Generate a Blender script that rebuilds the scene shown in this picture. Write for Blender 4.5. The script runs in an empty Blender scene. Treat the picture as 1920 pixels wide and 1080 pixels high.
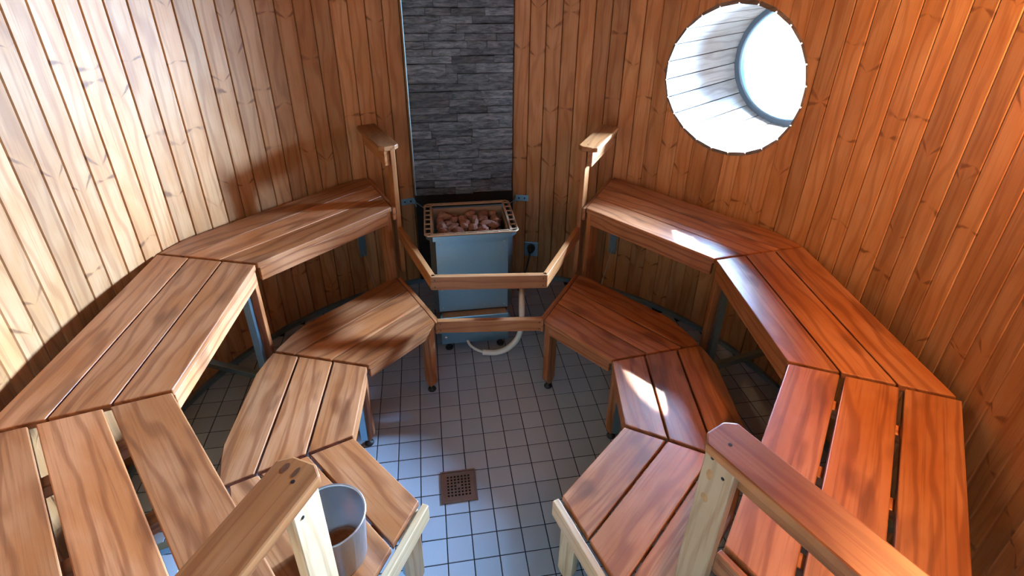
import bpy, bmesh, math, random
from mathutils import Vector, Matrix
rad = math.radians
sin, cos, pi = math.sin, math.cos, math.pi
random.seed(7)
scene = bpy.context.scene
COL = scene.collection

# ------------------------------------------------------------------ camera
F, PX, PY = 1019.311, 967.703, 431.082
pan, tilt, roll = 0.05740, 0.4891, 0.0169
fwd = Vector((sin(pan)*cos(tilt), cos(pan)*cos(tilt), -sin(tilt)))
rgt = Vector((cos(pan), -sin(pan), 0)); upv = rgt.cross(fwd)
r2 = cos(roll)*rgt + sin(roll)*upv; u2 = -sin(roll)*rgt + cos(roll)*upv
cd = bpy.data.cameras.new('camera'); cam = bpy.data.objects.new('camera', cd); COL.objects.link(cam)
M = Matrix((r2, u2, -fwd)).transposed().to_4x4(); M.translation = Vector((-0.003, -1.683, 2.108))
cam.matrix_world = M
cd.sensor_width = 36; cd.sensor_fit = 'HORIZONTAL'; cd.lens = F/1920*36
cd.shift_x = (960-PX)/1920; cd.shift_y = (PY-540)/1920; cd.clip_start = 0.02
scene.camera = cam

# ------------------------------------------------------------------ light and exposure
WAZ, WZ, WR, WD = rad(50.44), 1.50, 0.362, 0.70         # porthole: azimuth, height, radius, depth of its tunnel
wn = Vector((sin(WAZ), cos(WAZ), 0)); wt = Vector((cos(WAZ), -sin(WAZ), 0))
world = bpy.data.worlds.new('sky'); scene.world = world; world.use_nodes = True
bgn = world.node_tree.nodes['Background']
bgn.inputs[0].default_value = (0.27, 0.64, 1.0, 1); bgn.inputs[1].default_value = 3.5
sd = bpy.data.lights.new('sun', 'SUN'); sun = bpy.data.objects.new('sun', sd); COL.objects.link(sun)
sdir = (-wn + wt*0.262 + Vector((0, 0, -0.72))).normalized()
sun.rotation_euler = sdir.to_track_quat('-Z', 'Y').to_euler(); sun.location = -sdir*6
sd.energy = 32; sd.angle = rad(0.7); sd.color = (1.0, 0.96, 0.9)
# daylight from the bright open view straight outside the porthole
pd = bpy.data.lights.new('window_daylight', 'AREA'); dayl = bpy.data.objects.new('window_daylight', pd); COL.objects.link(dayl)
pd.shape = 'ELLIPSE'; pd.size = 0.26; pd.size_y = 0.56; pd.energy = 520; pd.spread = rad(97); pd.color = (0.38, 0.62, 1.0)
dayl.location = wn*(1.60+WD+0.06) + wt*0.215 + Vector((0, 0, WZ+0.02)); ddir = (-wn + Vector((0, 0, -0.20))).normalized()
dayl.rotation_euler = ddir.to_track_quat('-Z', 'Y').to_euler()
pd2 = pd.copy(); day2 = bpy.data.objects.new('window_daylight', pd2); COL.objects.link(day2)
pd2.energy = 38; pd2.spread = rad(62); day2.location = wn*(1.60+WD+0.06) - wt*0.19 + Vector((0, 0, WZ+0.02))
day2.rotation_euler = (-wn + wt*0.42 + Vector((0, 0, -0.42))).to_track_quat('-Z', 'Y').to_euler()
vs = scene.view_settings
vs.view_transform = 'Standard'; vs.look = 'None'; vs.gamma = 1; vs.exposure = 0.0; vs.use_curve_mapping = False
cy = scene.cycles
cy.max_bounces = 7; cy.diffuse_bounces = 4; cy.glossy_bounces = 4; cy.transparent_max_bounces = 8
cy.adaptive_threshold = 0.02; cy.sample_clamp_indirect = 12; cy.caustics_reflective = False; cy.caustics_refractive = False

# ------------------------------------------------------------------ material kit
class NT:
    def __init__(s, name):
        s.m = bpy.data.materials.new(name); s.m.use_nodes = True; s.t = s.m.node_tree
        s.b = s.t.nodes['Principled BSDF']
    def n(s, kind, **kw):
        nd = s.t.nodes.new(kind)
        for k, v in kw.items(): setattr(nd, k, v)
        return nd
    def put(s, sock, v):
        if isinstance(v, bpy.types.NodeSocket): s.t.links.new(v, sock)
        else: sock.default_value = v
    def math(s, op, a, b=0.0, c=None):
        nd = s.n('ShaderNodeMath', operation=op); s.put(nd.inputs[0], a); s.put(nd.inputs[1], b)
        if c is not None: s.put(nd.inputs[2], c)
        return nd.outputs[0]
    def ramp(s, fac, a, b, lo=0.0, hi=1.0):
        nd = s.n('ShaderNodeMapRange', interpolation_type='SMOOTHSTEP'); s.put(nd.inputs[0], fac)
        s.put(nd.inputs[1], a); s.put(nd.inputs[2], b); s.put(nd.inputs[3], lo); s.put(nd.inputs[4], hi); return nd.outputs[0]
    def mix(s, f, a, b, mode='MIX'):
        nd = s.n('ShaderNodeMix', data_type='RGBA', blend_type=mode); s.put(nd.inputs[0], f)
        s.put(nd.inputs[6], a if isinstance(a, bpy.types.NodeSocket) else (*a, 1)); s.put(nd.inputs[7], b if isinstance(b, bpy.types.NodeSocket) else (*b, 1))
        return nd.outputs[2]
    def xyz(s, out):
        nd = s.n('ShaderNodeSeparateXYZ'); s.put(nd.inputs[0], out); return nd.outputs
    def vec(s, x, y, z):
        nd = s.n('ShaderNodeCombineXYZ'); s.put(nd.inputs[0], x); s.put(nd.inputs[1], y); s.put(nd.inputs[2], z); return nd.outputs[0]
    def noise(s, v, scale=1.0, detail=3.0, rough=0.5, dist=0.0):
        nd = s.n('ShaderNodeTexNoise'); s.put(nd.inputs['Vector'], v)
        nd.inputs['Scale'].default_value = scale; nd.inputs['Detail'].default_value = detail
        nd.inputs['Roughness'].default_value = rough; nd.inputs['Distortion'].default_value = dist
        return nd.outputs[0]
    def white(s, v):
        nd = s.n('ShaderNodeTexWhiteNoise', noise_dimensions='2D'); s.put(nd.inputs['Vector'], v); return nd.outputs[0]
    def obj(s): return s.n('ShaderNodeTexCoord').outputs['Object']
    def rnd(s): return s.n('ShaderNodeObjectInfo').outputs['Random']
    def bump(s, h, strength=0.2, dist=0.002):
        nd = s.n('ShaderNodeBump'); nd.inputs['Strength'].default_value = strength; nd.inputs['Distance'].default_value = dist
        s.put(nd.inputs['Height'], h); s.put(s.b.inputs['Normal'], nd.outputs[0])
    def fin(s, color=None, rough=None, metal=None, spec=None):
        if color is not None: s.put(s.b.inputs['Base Color'], color if isinstance(color, bpy.types.NodeSocket) else (*color, 1))
        if rough is not None: s.put(s.b.inputs['Roughness'], rough)
        if metal is not None: s.put(s.b.inputs['Metallic'], metal)
        if spec is not None: s.put(s.b.inputs['Specular IOR Level'], spec)
        return s.m

def wood(name, light, mid, dark, along='x', rough=0.42, streak=0.6, knots=False, stain=0.0, spec=0.4):
    """boards: local X (or Z) runs along the grain"""
    k = NT(name); o = k.xyz(k.obj()); r = k.rnd()
    if along == 'x': L, A, B = o[0], o[1], o[2]
    else: L, A, B = o[2], o[0], o[1]
    off = k.math('MULTIPLY', r, 47.0)
    L2 = k.math('ADD', L, off)
    # annual rings of a board sawn near the heart: arches along the board
    warp = k.noise(k.vec(k.math('MULTIPLY', L2, 1.6), k.math('MULTIPLY', A, 7.0), off), 1.0, 2.0, 0.5)
    rc = k.math('ADD', k.math('MULTIPLY', A, 95.0), k.math('MULTIPLY', warp, 20.0))
    rings = k.math('ADD', k.math('MULTIPLY', k.math('SINE', k.math('ADD', rc, k.math('MULTIPLY', B, 160.0))), 0.5), 0.5)
    rings = k.math('POWER', rings, 2.2)
    fine = k.noise(k.vec(k.math('MULTIPLY', L2, 3.0), k.math('MULTIPLY', A, 130.0), k.math('MULTIPLY', B, 130.0)), 1.0, 4.0, 0.6)
    blotch = k.noise(k.vec(k.math('MULTIPLY', L2, 3.2), k.math('MULTIPLY', A, 9.0), k.math('ADD', off, 3.0)), 1.0, 3.0, 0.55)
    c = k.mix(k.ramp(blotch, 0.32, 0.68), light, mid)
    c = k.mix(k.math('MULTIPLY', k.ramp(rings, 0.35, 1.0), streak), c, dark)
    c = k.mix(k.ramp(fine, 0.48, 0.76, 0.0, 0.60), c, dark)
    tone = k.math('ADD', 0.76, k.math('MULTIPLY', r, 0.46))
    c = k.mix(1.0, c, k.vec(tone, tone, tone), 'MULTIPLY')
    if stain > 0:
        st = k.noise(k.vec(k.math('MULTIPLY', L2, 4.0), k.math('MULTIPLY', A, 11.0), off), 1.0, 2.0, 0.4)
        c = k.mix(k.ramp(st, 0.58, 0.72, 0.0, stain), c, tuple(x*0.6 for x in dark))
    if knots:
        for q, (ch, thr) in enumerate(((0.53, 0.30), (0.83, 0.40))):
            zz = k.math('ADD', L2, 7.3*q); cell = k.math('FLOOR', k.math('DIVIDE', zz, ch))
            h = k.white(k.vec(cell, k.math('ADD', r, q*3.1), 0.0)); h2 = k.white(k.vec(cell, k.math('ADD', r, 11.7+q), 0.0))
            z0 = k.math('MULTIPLY', k.math('ADD', cell, k.math('ADD', 0.2, k.math('MULTIPLY', h, 0.6))), ch)
            wob = k.math('MULTIPLY', k.math('SUBTRACT', k.noise(k.vec(k.math('MULTIPLY', L2, 22.0), k.math('MULTIPLY', A, 28.0), off), 1.0, 3.0), 0.5), 0.020)
            ax = k.math('ABSOLUTE', k.math('SUBTRACT', A, k.math('MULTIPLY', k.math('SUBTRACT', h2, 0.6), 0.05)))
            h3 = k.white(k.vec(cell, k.math('ADD', r, 5.3+q), 0.0))
            slope = k.math('ADD', -0.35, k.math('MULTIPLY', h3, 1.35))
            bow = k.math('MULTIPLY', k.math('POWER', ax, 0.5), 0.10)
            d = k.math('ABSOLUTE', k.math('ADD', k.math('SUBTRACT', k.math('SUBTRACT', zz, z0), k.math('MULTIPLY', k.math('ADD', ax, bow), slope)), wob))
            wid = k.math('ADD', 0.0010, k.math('MULTIPLY', ax, k.math('ADD', 0.10, k.math('MULTIPLY', h, 0.20))))
            mk = k.math('SUBTRACT', 1.0, k.ramp(d, k.math('MULTIPLY', wid, 0.25), k.math('MULTIPLY', wid, 1.5)))
            mk = k.math('MULTIPLY', mk, k.ramp(ax, 0.001, 0.022, 0.25, 1.0))
            arm = k.ramp(k.noise(k.vec(k.math('MULTIPLY', cell, 3.7), k.math('MULTIPLY', A, 22.0), off), 1.0, 1.0), 0.36, 0.56)
            halo = k.math('SUBTRACT', 1.0, k.ramp(d, 0.004, 0.040))
            gate = k.math('MULTIPLY', k.math('GREATER_THAN', h2, thr), k.math('ADD', 0.25, k.math('MULTIPLY', arm, 0.75)))
            c = k.mix(k.math('MULTIPLY', k.math('MULTIPLY', halo, gate), 0.40), c, mid)
            c = k.mix(k.math('MULTIPLY', k.math('MULTIPLY', mk, gate), 0.75), c, tuple(x*0.50 for x in dark))
    k.bump(k.math('ADD', fine, k.math('MULTIPLY', rings, 0.5)), 0.25, 0.0015)
    return k.fin(c, k.math('ADD', rough-0.08, k.math('MULTIPLY', fine, 0.16)), spec=spec)

def metal(name, col, rough=0.35, spangle=0.12, met=1.0):
    k = NT(name); o = k.obj()
    v = k.n('ShaderNodeTexVoronoi'); v.inputs['Scale'].default_value = 90; k.put(v.inputs['Vector'], o)
    nz = k.noise(o, 9.0, 4.0)
    g = k.math('ADD', k.math('MULTIPLY', k.xyz(v.outputs['Color'])[0], spangle), k.math('MULTIPLY', nz, spangle*1.5))
    c = k.mix(g, col, tuple(min(1, x*1.5) for x in col))
    return k.fin(c, k.math('ADD', rough, k.math('MULTIPLY', k.xyz(v.outputs['Color'])[1], 0.04)), met)

def plain(name, col, rough=0.6, met=0.0, spec=0.4, var=0.12, sc=18.0):
    k = NT(name); nz = k.noise(k.obj(), sc, 4.0)
    return k.fin(k.mix(nz, tuple(x*(1-var) for x in col), tuple(min(1, x*(1+var)) for x in col)), rough, met, spec)

M_WALL = wood('wall_pine', (0.476, 0.238, 0.102), (0.408, 0.173, 0.058), (0.245, 0.085, 0.027), 'z', 0.52, 0.42, True, spec=0.28)
M_WALL2 = wood('dimmed_tunnel_pine', (0.204, 0.168, 0.144), (0.168, 0.132, 0.108), (0.090, 0.063, 0.048), 'x', 0.6, 0.45, False, spec=0.1)  # tunnel pine, its colour darkened to offset the strong window light
M_CEIL = wood('ceiling_dark_pine', (0.16, 0.085, 0.04), (0.12, 0.06, 0.028), (0.07, 0.03, 0.012), 'x', 0.5, 0.3)
M_BENCH = wood('bench_wood', (0.408, 0.170, 0.072), (0.328, 0.109, 0.032), (0.142, 0.033, 0.009), 'x', 0.40, 0.52, False, 0.55)
M_RAIL = wood('rail_wood', (0.338, 0.152, 0.059), (0.272, 0.102, 0.030), (0.142, 0.037, 0.009), 'x', 0.42, 0.45)
M_PALE = wood('pale_pine', (0.524, 0.383, 0.233), (0.464, 0.306, 0.160), (0.314, 0.160, 0.070), 'x', 0.48, 0.35)
M_GALV = metal('galvanised_steel', (0.29, 0.45, 0.53), 0.33, 0.08)
M_STEEL = metal('brushed_steel', (0.52, 0.58, 0.62), 0.34, 0.03)
M_RUST = plain('rusty_tan_metal', (0.42, 0.27, 0.16), 0.55, 0.4, var=0.35)
M_BLACK = plain('black_rubber', (0.012, 0.012, 0.012), 0.5)
M_HOSE = plain('ivory_plastic', (0.70, 0.66, 0.56), 0.45)
M_DRAIN = metal('brown_steel', (0.42, 0.31, 0.25), 0.32, 0.15)
M_GROUT = plain('dark_grout', (0.018, 0.02, 0.024), 0.9)
M_DARK = plain('dark_recess', (0.008, 0.008, 0.008), 0.9)
M_SNOW = plain('pale_ground', (0.62, 0.64, 0.66), 0.9)
M_FRAME = plain('grey_window_frame', (0.07, 0.085, 0.10), 0.4)
M_PLASTER = plain('plaster', (0.72, 0.70, 0.66), 0.8)
M_SCREW = plain('dark_screw', (0.05, 0.05, 0.05), 0.35, 0.8)
def tile_mat():
    k = NT('grey_tile'); r = k.rnd(); o = k.obj(); nz = k.noise(o, 260.0, 2.0)
    v = k.math('ADD', 0.90, k.math('ADD', k.math('MULTIPLY', r, 0.14), k.math('MULTIPLY', nz, 0.08)))
    c = k.mix(1.0, (0.34, 0.40, 0.47), k.vec(v, v, v), 'MULTIPLY')
    return k.fin(c, 0.34, 0.0, 0.45)
M_TILE = tile_mat()
def slate_mat():
    k = NT('dark_slate'); r = k.rnd(); o = k.xyz(k.obj())
    v = k.vec(k.math('ADD', k.math('MULTIPLY', o[0], 14.0), k.math('MULTIPLY', r, 30.0)), k.math('MULTIPLY', o[1], 30.0), k.math('MULTIPLY', o[2], 60.0))
    a = k.noise(v, 1.0, 6.0, 0.65, 0.6); b = k.noise(v, 3.2, 4.0, 0.6)
    c = k.mix(k.ramp(a, 0.30, 0.72), (0.028, 0.042, 0.055), (0.15, 0.185, 0.215))
    c = k.mix(k.ramp(b, 0.66, 0.80, 0, 0.6), c, (0.36, 0.37, 0.38))
    tone = k.math('ADD', 0.75, k.math('MULTIPLY', r, 1.1)); c = k.mix(1.0, c, k.vec(tone, tone, tone), 'MULTIPLY')
    k.bump(k.math('ADD', a, k.math('MULTIPLY', b, 0.4)), 0.9, 0.010)
    return k.fin(c, 0.55, 0.0, 0.5)
M_SLATE = slate_mat()
def stone_mat():
    k = NT('red_brown_stone'); r = k.rnd(); o = k.obj(); a = k.noise(o, 22.0, 5.0, 0.65); b = k.noise(o, 140.0, 3.0)
    c = k.mix(k.ramp(a, 0.3, 0.7), (0.11, 0.034, 0.020), (0.27, 0.105, 0.058))
    c = k.mix(k.math('MULTIPLY', r, 0.45), c, (0.36, 0.20, 0.13))
    c = k.mix(k.ramp(b, 0.55, 0.75, 0, 0.4), c, (0.10, 0.035, 0.02))
    k.bump(k.math('ADD', a, b), 0.6, 0.006)
    return k.fin(c, 0.8)
M_STONE = stone_mat()
def glass_mat():
    k = NT('window_glass'); t = k.t; out = t.nodes['Material Output']
    tr = k.n('ShaderNodeBsdfTransparent'); tr.inputs[0].default_value = (0.95, 0.97, 0.97, 1)
    gl = k.n('ShaderNodeBsdfGlossy'); gl.inputs['Roughness'].default_value = 0.02
    mx = k.n('ShaderNodeMixShader'); lw = k.n('ShaderNodeFresnel'); lw.inputs[0].default_value = 1.45
    k.put(mx.inputs[0], k.math('MULTIPLY', lw.outputs[0], 0.6)); t.links.new(tr.outputs[0], mx.inputs[1]); t.links.new(gl.outputs[0], mx.inputs[2])
    t.links.new(mx.outputs[0], out.inputs[0]); t.nodes.remove(k.b); return k.m
M_GLASS = glass_mat()

# ------------------------------------------------------------------ mesh kit
def link(name, me, mat, parent=None, mw=None, bevel=0.0, smooth=False):
    if isinstance(me, bmesh.types.BMesh):
        bm = me; me = bpy.data.meshes.new(name)
        bmesh.ops.recalc_face_normals(bm, faces=bm.faces[:]); bm.to_mesh(me); bm.free()
    if mat and not me.materials: me.materials.append(mat)
    o = bpy.data.objects.new(name, me); COL.objects.link(o)
    if mw is not None: o.matrix_world = mw
    if parent is not None:
        o.parent = parent; o.matrix_parent_inverse = parent.matrix_world.inverted()
    if bevel:
        b = o.modifiers.new('bevel', 'BEVEL'); b.width = bevel; b.segments = 2; b.limit_method = 'ANGLE'; b.angle_limit = rad(40)
    if smooth:
        for p in me.polygons: p.use_smooth = True
    return o
def empty(name, loc=(0, 0, 0), rz=0.0):
    o = bpy.data.objects.new(name, None); COL.objects.link(o); o.empty_display_size = 0.05
    o.matrix_world = Matrix.Translation(loc) @ Matrix.Rotation(rz, 4, 'Z'); return o
def tag(o, label, cat, group=None):
    o['label'] = label; o['category'] = cat
    if group: o['group'] = group
    return o
def struct(o, label=None, cat=None):
    o['kind'] = 'structure'
    if label: o['label'] = label
    if cat: o['category'] = cat
    return o
def box_bm(sx, sy, sz, bm=None, c=(0, 0, 0)):
    bm = bm or bmesh.new()
    bmesh.ops.create_cube(bm, size=1.0, matrix=Matrix.Translation(c) @ Matrix.Diagonal((sx, sy, sz, 1))); return bm
def prism_bm(poly, z0, z1, bm=None):
    bm = bm or bmesh.new()
    lo = [bm.verts.new((x, y, z0)) for x, y in poly]; hi = [bm.verts.new((x, y, z1)) for x, y in poly]
    bm.faces.new(lo[::-1]); bm.faces.new(hi)
    for i in range(len(poly)): j = (i+1) % len(poly); bm.faces.new((lo[i], lo[j], hi[j], hi[i]))
    return bm
def lathe_bm(prof, n=32, bm=None, close=False):
    bm = bm or bmesh.new(); rings = []
    for r, z in prof:
        rings.append([bm.verts.new((r*cos(2*pi*i/n), r*sin(2*pi*i/n), z)) for i in range(n)] if r > 1e-6 else [bm.verts.new((0, 0, z))])
    for a, b in zip(rings, rings[1:]):
        for i in range(n):
            j = (i+1) % n
            if len(a) == 1 and len(b) == 1: continue
            if len(a) == 1: bm.faces.new((a[0], b[i], b[j]))
            elif len(b) == 1: bm.faces.new((a[i], a[j], b[0]))
            else: bm.faces.new((a[i], a[j], b[j], b[i]))
    return bm
def tube_bm(pts, rads, n=10, bm=None):
    bm = bm or bmesh.new(); P = [Vector(p) for p in pts]; rings = []
    for i, p in enumerate(P):
        t = (P[min(i+1, len(P)-1)] - P[max(i-1, 0)]).normalized()
        a = t.cross(Vector((0, 0, 1)));  a = a if a.length > 0.05 else t.cross(Vector((0, 1, 0))); a.normalize(); b = t.cross(a)
        r = rads[i] if isinstance(rads, (list, tuple)) else rads
        rings.append([bm.verts.new(p + a*r*cos(2*pi*q/n) + b*r*sin(2*pi*q/n)) for q in range(n)])
    for A, B in zip(rings, rings[1:]):
        for q in range(n): bm.faces.new((A[q], A[(q+1) % n], B[(q+1) % n], B[q]))
    bm.faces.new(rings[0][::-1]); bm.faces.new(rings[-1]); return bm
def spline(pts, n=8):
    P = [Vector(p) for p in pts]; P = [2*P[0]-P[1]] + P + [2*P[-1]-P[-2]]; out = []
    for i in range(1, len(P)-2):
        for k in range(n):
            t = k/n; a, b, c, d = P[i-1:i+3]
            out.append(0.5*((2*b)+(c-a)*t+(2*a-5*b+4*c-d)*t*t+(3*b-a-3*c+d)*t**3))
    out.append(P[-2]); return out
def frame(origin, xdir, up=Vector((0, 0, 1))):
    x = Vector(xdir).normalized(); z = Vector(up); z = (z - x*z.dot(x)).normalized(); y = z.cross(x)
    m = Matrix((x, y, z)).transposed().to_4x4(); m.translation = Vector(origin); return m
def bar(name, a, b, w, h, mat, parent=None, bevel=0.003, up=Vector((0, 0, 1))):
    """a straight board from a to b (centre line), w across, h along up"""
    a, b = Vector(a), Vector(b); return link(name, box_bm((b-a).length, w, h), mat, parent, frame((a+b)/2, b-a, up), bevel)
def clip(poly, p, n):
    """keep the side where (q-p).n <= 0"""
    out = []
    for i in range(len(poly)):
        a, b = poly[i], poly[(i+1) % len(poly)]
        da = (a[0]-p[0])*n[0]+(a[1]-p[1])*n[1]; db = (b[0]-p[0])*n[0]+(b[1]-p[1])*n[1]
        if da <= 0: out.append(a)
        if (da < 0 < db) or (db < 0 < da):
            t = da/(da-db); out.append((a[0]+(b[0]-a[0])*t, a[1]+(b[1]-a[1])*t))
    return out
def pol(a, r, z=0.0): return Vector((r*sin(rad(a)), r*cos(rad(a)), z))

# ------------------------------------------------------------------ room shell
RW, HC = 1.60, 2.42
PITCH = 360/110
def shell_bm(r0, r1, z0, z1, a0, a1, n=96, hole=None):
    bm = bmesh.new(); prev = None
    for i in range(n+1):
        a = a0+(a1-a0)*i/n
        q = [bm.verts.new(pol(a, r, z)) for r in (r0, r1) for z in (z0, z1)]
        if prev:
            bm.faces.new((prev[0], q[0], q[1], prev[1])); bm.faces.new((prev[2], prev[3], q[3], q[2]))
            bm.faces.new((prev[1], q[1], q[3], prev[3])); bm.faces.new((prev[0], prev[2], q[2], q[0]))
        prev = q
    return bm
def board_with_hole_bm(w, th, h, az):
    """a wall board (local x across, y outwards, z up) cut by the round window; None when it stays whole"""
    n = 6; xs = [-w/2 + w*i/n for i in range(n+1)]; d = rad(az)-WAZ; lo, up = [], []
    for x in xs:
        u = RW*sin(d) + x*cos(d)
        if abs(u) < WR+0.006: k = math.sqrt(max(0, (WR+0.006)**2-u*u)); lo.append(WZ-k); up.append(WZ+k)
        else: lo.append(WZ); up.append(WZ)
    bm = bmesh.new()
    for za, zb in (([0]*len(xs), lo), (up, [h]*len(xs))):
        rows = [[bm.verts.new((x, y, z)) for x, z in zip(xs, zz)] for y, zz in ((0, za), (0, zb), (th, zb), (th, za))]
        for q in range(4):
            A, B = rows[q], rows[(q+1) % 4]
            for i in range(n): bm.faces.new((A[i], A[i+1], B[i+1], B[i]))
        bm.faces.new([rw[0] for rw in rows]); bm.faces.new([rw[-1] for rw in rows][::-1])
    return bm
BW, BT = 2*RW*math.tan(rad(PITCH/2))-0.0022, 0.016
pr_ = [(-BW/2, 0.005), (-BW/2+0.0035, 0), (BW/2-0.0035, 0), (BW/2, 0.005), (BW/2, BT), (-BW/2, BT)]
bmW = prism_bm(pr_, 0.0, HC); bmesh.ops.recalc_face_normals(bmW, faces=bmW.faces[:])
ME_BOARD = bpy.data.meshes.new('wall_board'); bmW.to_mesh(ME_BOARD); bmW.free(); ME_BOARD.materials.append(M_WALL)
def wall(name, a_from, a_to, step, label):
    w = struct(empty(name), label)
    a = a_from
    while (a - a_to)*step < 0:
        m = Matrix.Rotation(-rad(a), 4, 'Z') @ Matrix.Translation((0, RW, 0))
        d = (a-50.44+180) % 360-180
        if abs(RW*sin(rad(d))) < WR+0.06 and abs(d) < 40:
            link('plank', board_with_hole_bm(BW, BT, HC, a), M_WALL, w, m)
        else: link('plank', ME_BOARD, None, w, m)
        a += PITCH*step
    return w
DOOR = 14.5
WL = wall('wall_left', -2.64, -180+DOOR+1.6, -1, 'curved wall of upright pine boards left of the slate panel')
WRt = wall('wall_right', -2.64+PITCH, 180-DOOR-1.6, 1, 'curved wall of upright pine boards with round window')
# masonry behind the boards, with the porthole left open
def backing_bm():
    r0, r1 = RW+BT+0.010, RW+BT+0.040; a0, a1, n = -180+DOOR, 180-DOOR, 300; z0, z1 = -0.02, HC+0.02
    bm = bmesh.new(); rr = WR+0.010
    def half(a):
        d = rad(a)-WAZ; u = r0*sin(d)
        return math.sqrt(max(0, rr*rr-u*u)) if abs(u) < rr and abs(d) < 1 else 0.0
    for i in range(n):
        b0, b1 = a0+(a1-a0)*i/n, a0+(a1-a0)*(i+1)/n; h0, h1 = half(b0), half(b1)
        parts = [((z0, z1), (z0, z1))] if h0 == 0 and h1 == 0 else [((z0, WZ-h0), (z0, WZ-h1)), ((WZ+h0, z1), (WZ+h1, z1))]
        for (p0, p1), (q0, q1) in parts:
            for r in (r0, r1): bm.faces.new([bm.verts.new(v) for v in (pol(b0, r, p0), pol(b1, r, q0), pol(b1, r, q1), pol(b0, r, p1))])
    return bm
struct(link('wall_back', backing_bm(), M_DARK), 'dark backing behind the upright pine boards')

# floor: grout bed, square tiles aligned to the heater
GA = rad(6.4)
GO = Vector((-0.4145, 0.8445, 0))          # a tile corner
gx, gy = Vector((cos(GA), sin(GA), 0)), Vector((-sin(GA), cos(GA), 0))
fl = struct(empty('floor'), 'grey square floor tiles with dark joints')
link('grout_bed', prism_bm([tuple(pol(360*i/96, RW+0.03)[:2]) for i in range(96)], -0.06, -0.0025), M_GROUT, fl)
TS, TG = 0.1, 0.0042
tb = bmesh.new(); hw = (TS-TG)/2
lo = [tb.verts.new((x*hw, y*hw, -0.006)) for x, y in ((-1, -1), (1, -1), (1, 1), (-1, 1))]
md = [tb.verts.new((x*hw, y*hw, -0.001)) for x, y in ((-1, -1), (1, -1), (1, 1), (-1, 1))]
hi = [tb.verts.new((x*(hw-0.001), y*(hw-0.001), 0.0)) for x, y in ((-1, -1), (1, -1), (1, 1), (-1, 1))]
tb.faces.new(hi)
for A, B in ((lo, md), (md, hi)):
    for q in range(4): tb.faces.new((A[q], A[(q+1) % 4], B[(q+1) % 4], B[q]))
bmesh.ops.recalc_face_normals(tb, faces=tb.faces[:])
ME_TILE = bpy.data.meshes.new('tile'); tb.to_mesh(ME_TILE); ME_TILE.materials.append(M_TILE)
cells = []
for i in range(-20, 40):
    for j in range(-20, 40):
        c = GO + gx*(i+0.5)*TS - gy*(j+0.5)*TS; r = c.length; a = math.degrees(math.atan2(c.x, c.y))
        if r > RW+0.005: continue
        pri = r
        if abs(a) > 150: pri = r*0.5
        if -100 < a < -45 and r > 1.0: pri = r-0.75
        cells.append((pri, c))
cells.sort(key=lambda q: q[0])
for pri, c in cells[:290]:
    link('tile', ME_TILE, None, fl, Matrix.Translation(c) @ Matrix.Rotation(GA, 4, 'Z'))
rest = bmesh.new()
for pri, c in cells[290:]:
    rest.from_mesh(ME_TILE)
    vs_ = rest.verts[-len(ME_TILE.vertices):]
    bmesh.ops.transform(rest, matrix=Matrix.Translation(c) @ Matrix.Rotation(GA, 4, 'Z'), verts=vs_)
ro = link('tiles_under_benches', rest, M_TILE, fl); ro['kind'] = 'stuff'
sk = struct(link('baseboard_round', shell_bm(RW-0.022, RW-0.001, 0.0, 0.028, -180+DOOR, 180-DOOR, 150), M_GALV), 'thin strip along the foot of the board wall')
ce = struct(empty('ceiling'), 'pine boarded ceiling')
for i in range(-17, 18):
    y = i*0.1; hx = math.sqrt(max(0.0, (RW+0.02)**2-y*y)) if abs(y) < RW else 0
    if hx > 0.05: link('ceiling_board', box_bm(2*hx, 0.098, 0.02), M_CEIL, ce, Matrix.Translation((0, y, HC+0.01)))
link('ceiling_slab', prism_bm([tuple(pol(360*i/64, RW+0.06)[:2]) for i in range(64)], HC+0.025, HC+0.06), M_DARK, ce)
# sauna wall lamp above the right benches, outside the frame
lc = pol(122, RW-0.01, 2.20); lp = tag(empty('wall_lamp', lc), 'warm opal wall lamp high above the nearest right bench', 'lamp')
link('mount', lathe_bm([(0, 0), (0.075, 0), (0.075, 0.02), (0, 0.02)], 24), M_GALV, lp, frame(lc, pol(212, 1), -pol(122, 1)))
def lamp_mat():
    k = NT('lit_opal_glass'); k.b.inputs['Emission Color'].default_value = (1.0, 0.50, 0.20, 1); k.b.inputs['Emission Strength'].default_value = 640.0
    return k.fin((0.8, 0.75, 0.65), 0.4)
link('opal_shade', lathe_bm([(0.070, 0.02), (0.078, 0.05), (0.070, 0.09), (0.04, 0.118), (0, 0.125)], 24), lamp_mat(), lp, frame(lc, pol(212, 1), -pol(122, 1)), 0, True)
sh = pol(122, 1.375, 2.175)  # unseen slatted shade, added to keep lamp light off heater, floor and lower benches
for i in range(-3, 7): link('added_shade_slat', box_bm(0.52, 0.014, 0.048), M_PALE, lp, frame(sh+Vector((0, 0, (i-3.5)*0.0505)), pol(212, 1)))
for i in (-1, 1): link('added_shade_bracket', box_bm(0.02, 0.21, 0.03), M_PALE, lp, frame(pol(122, 1.49, 2.34)+pol(212, 1)*i*0.24, pol(212, 1)))
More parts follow.
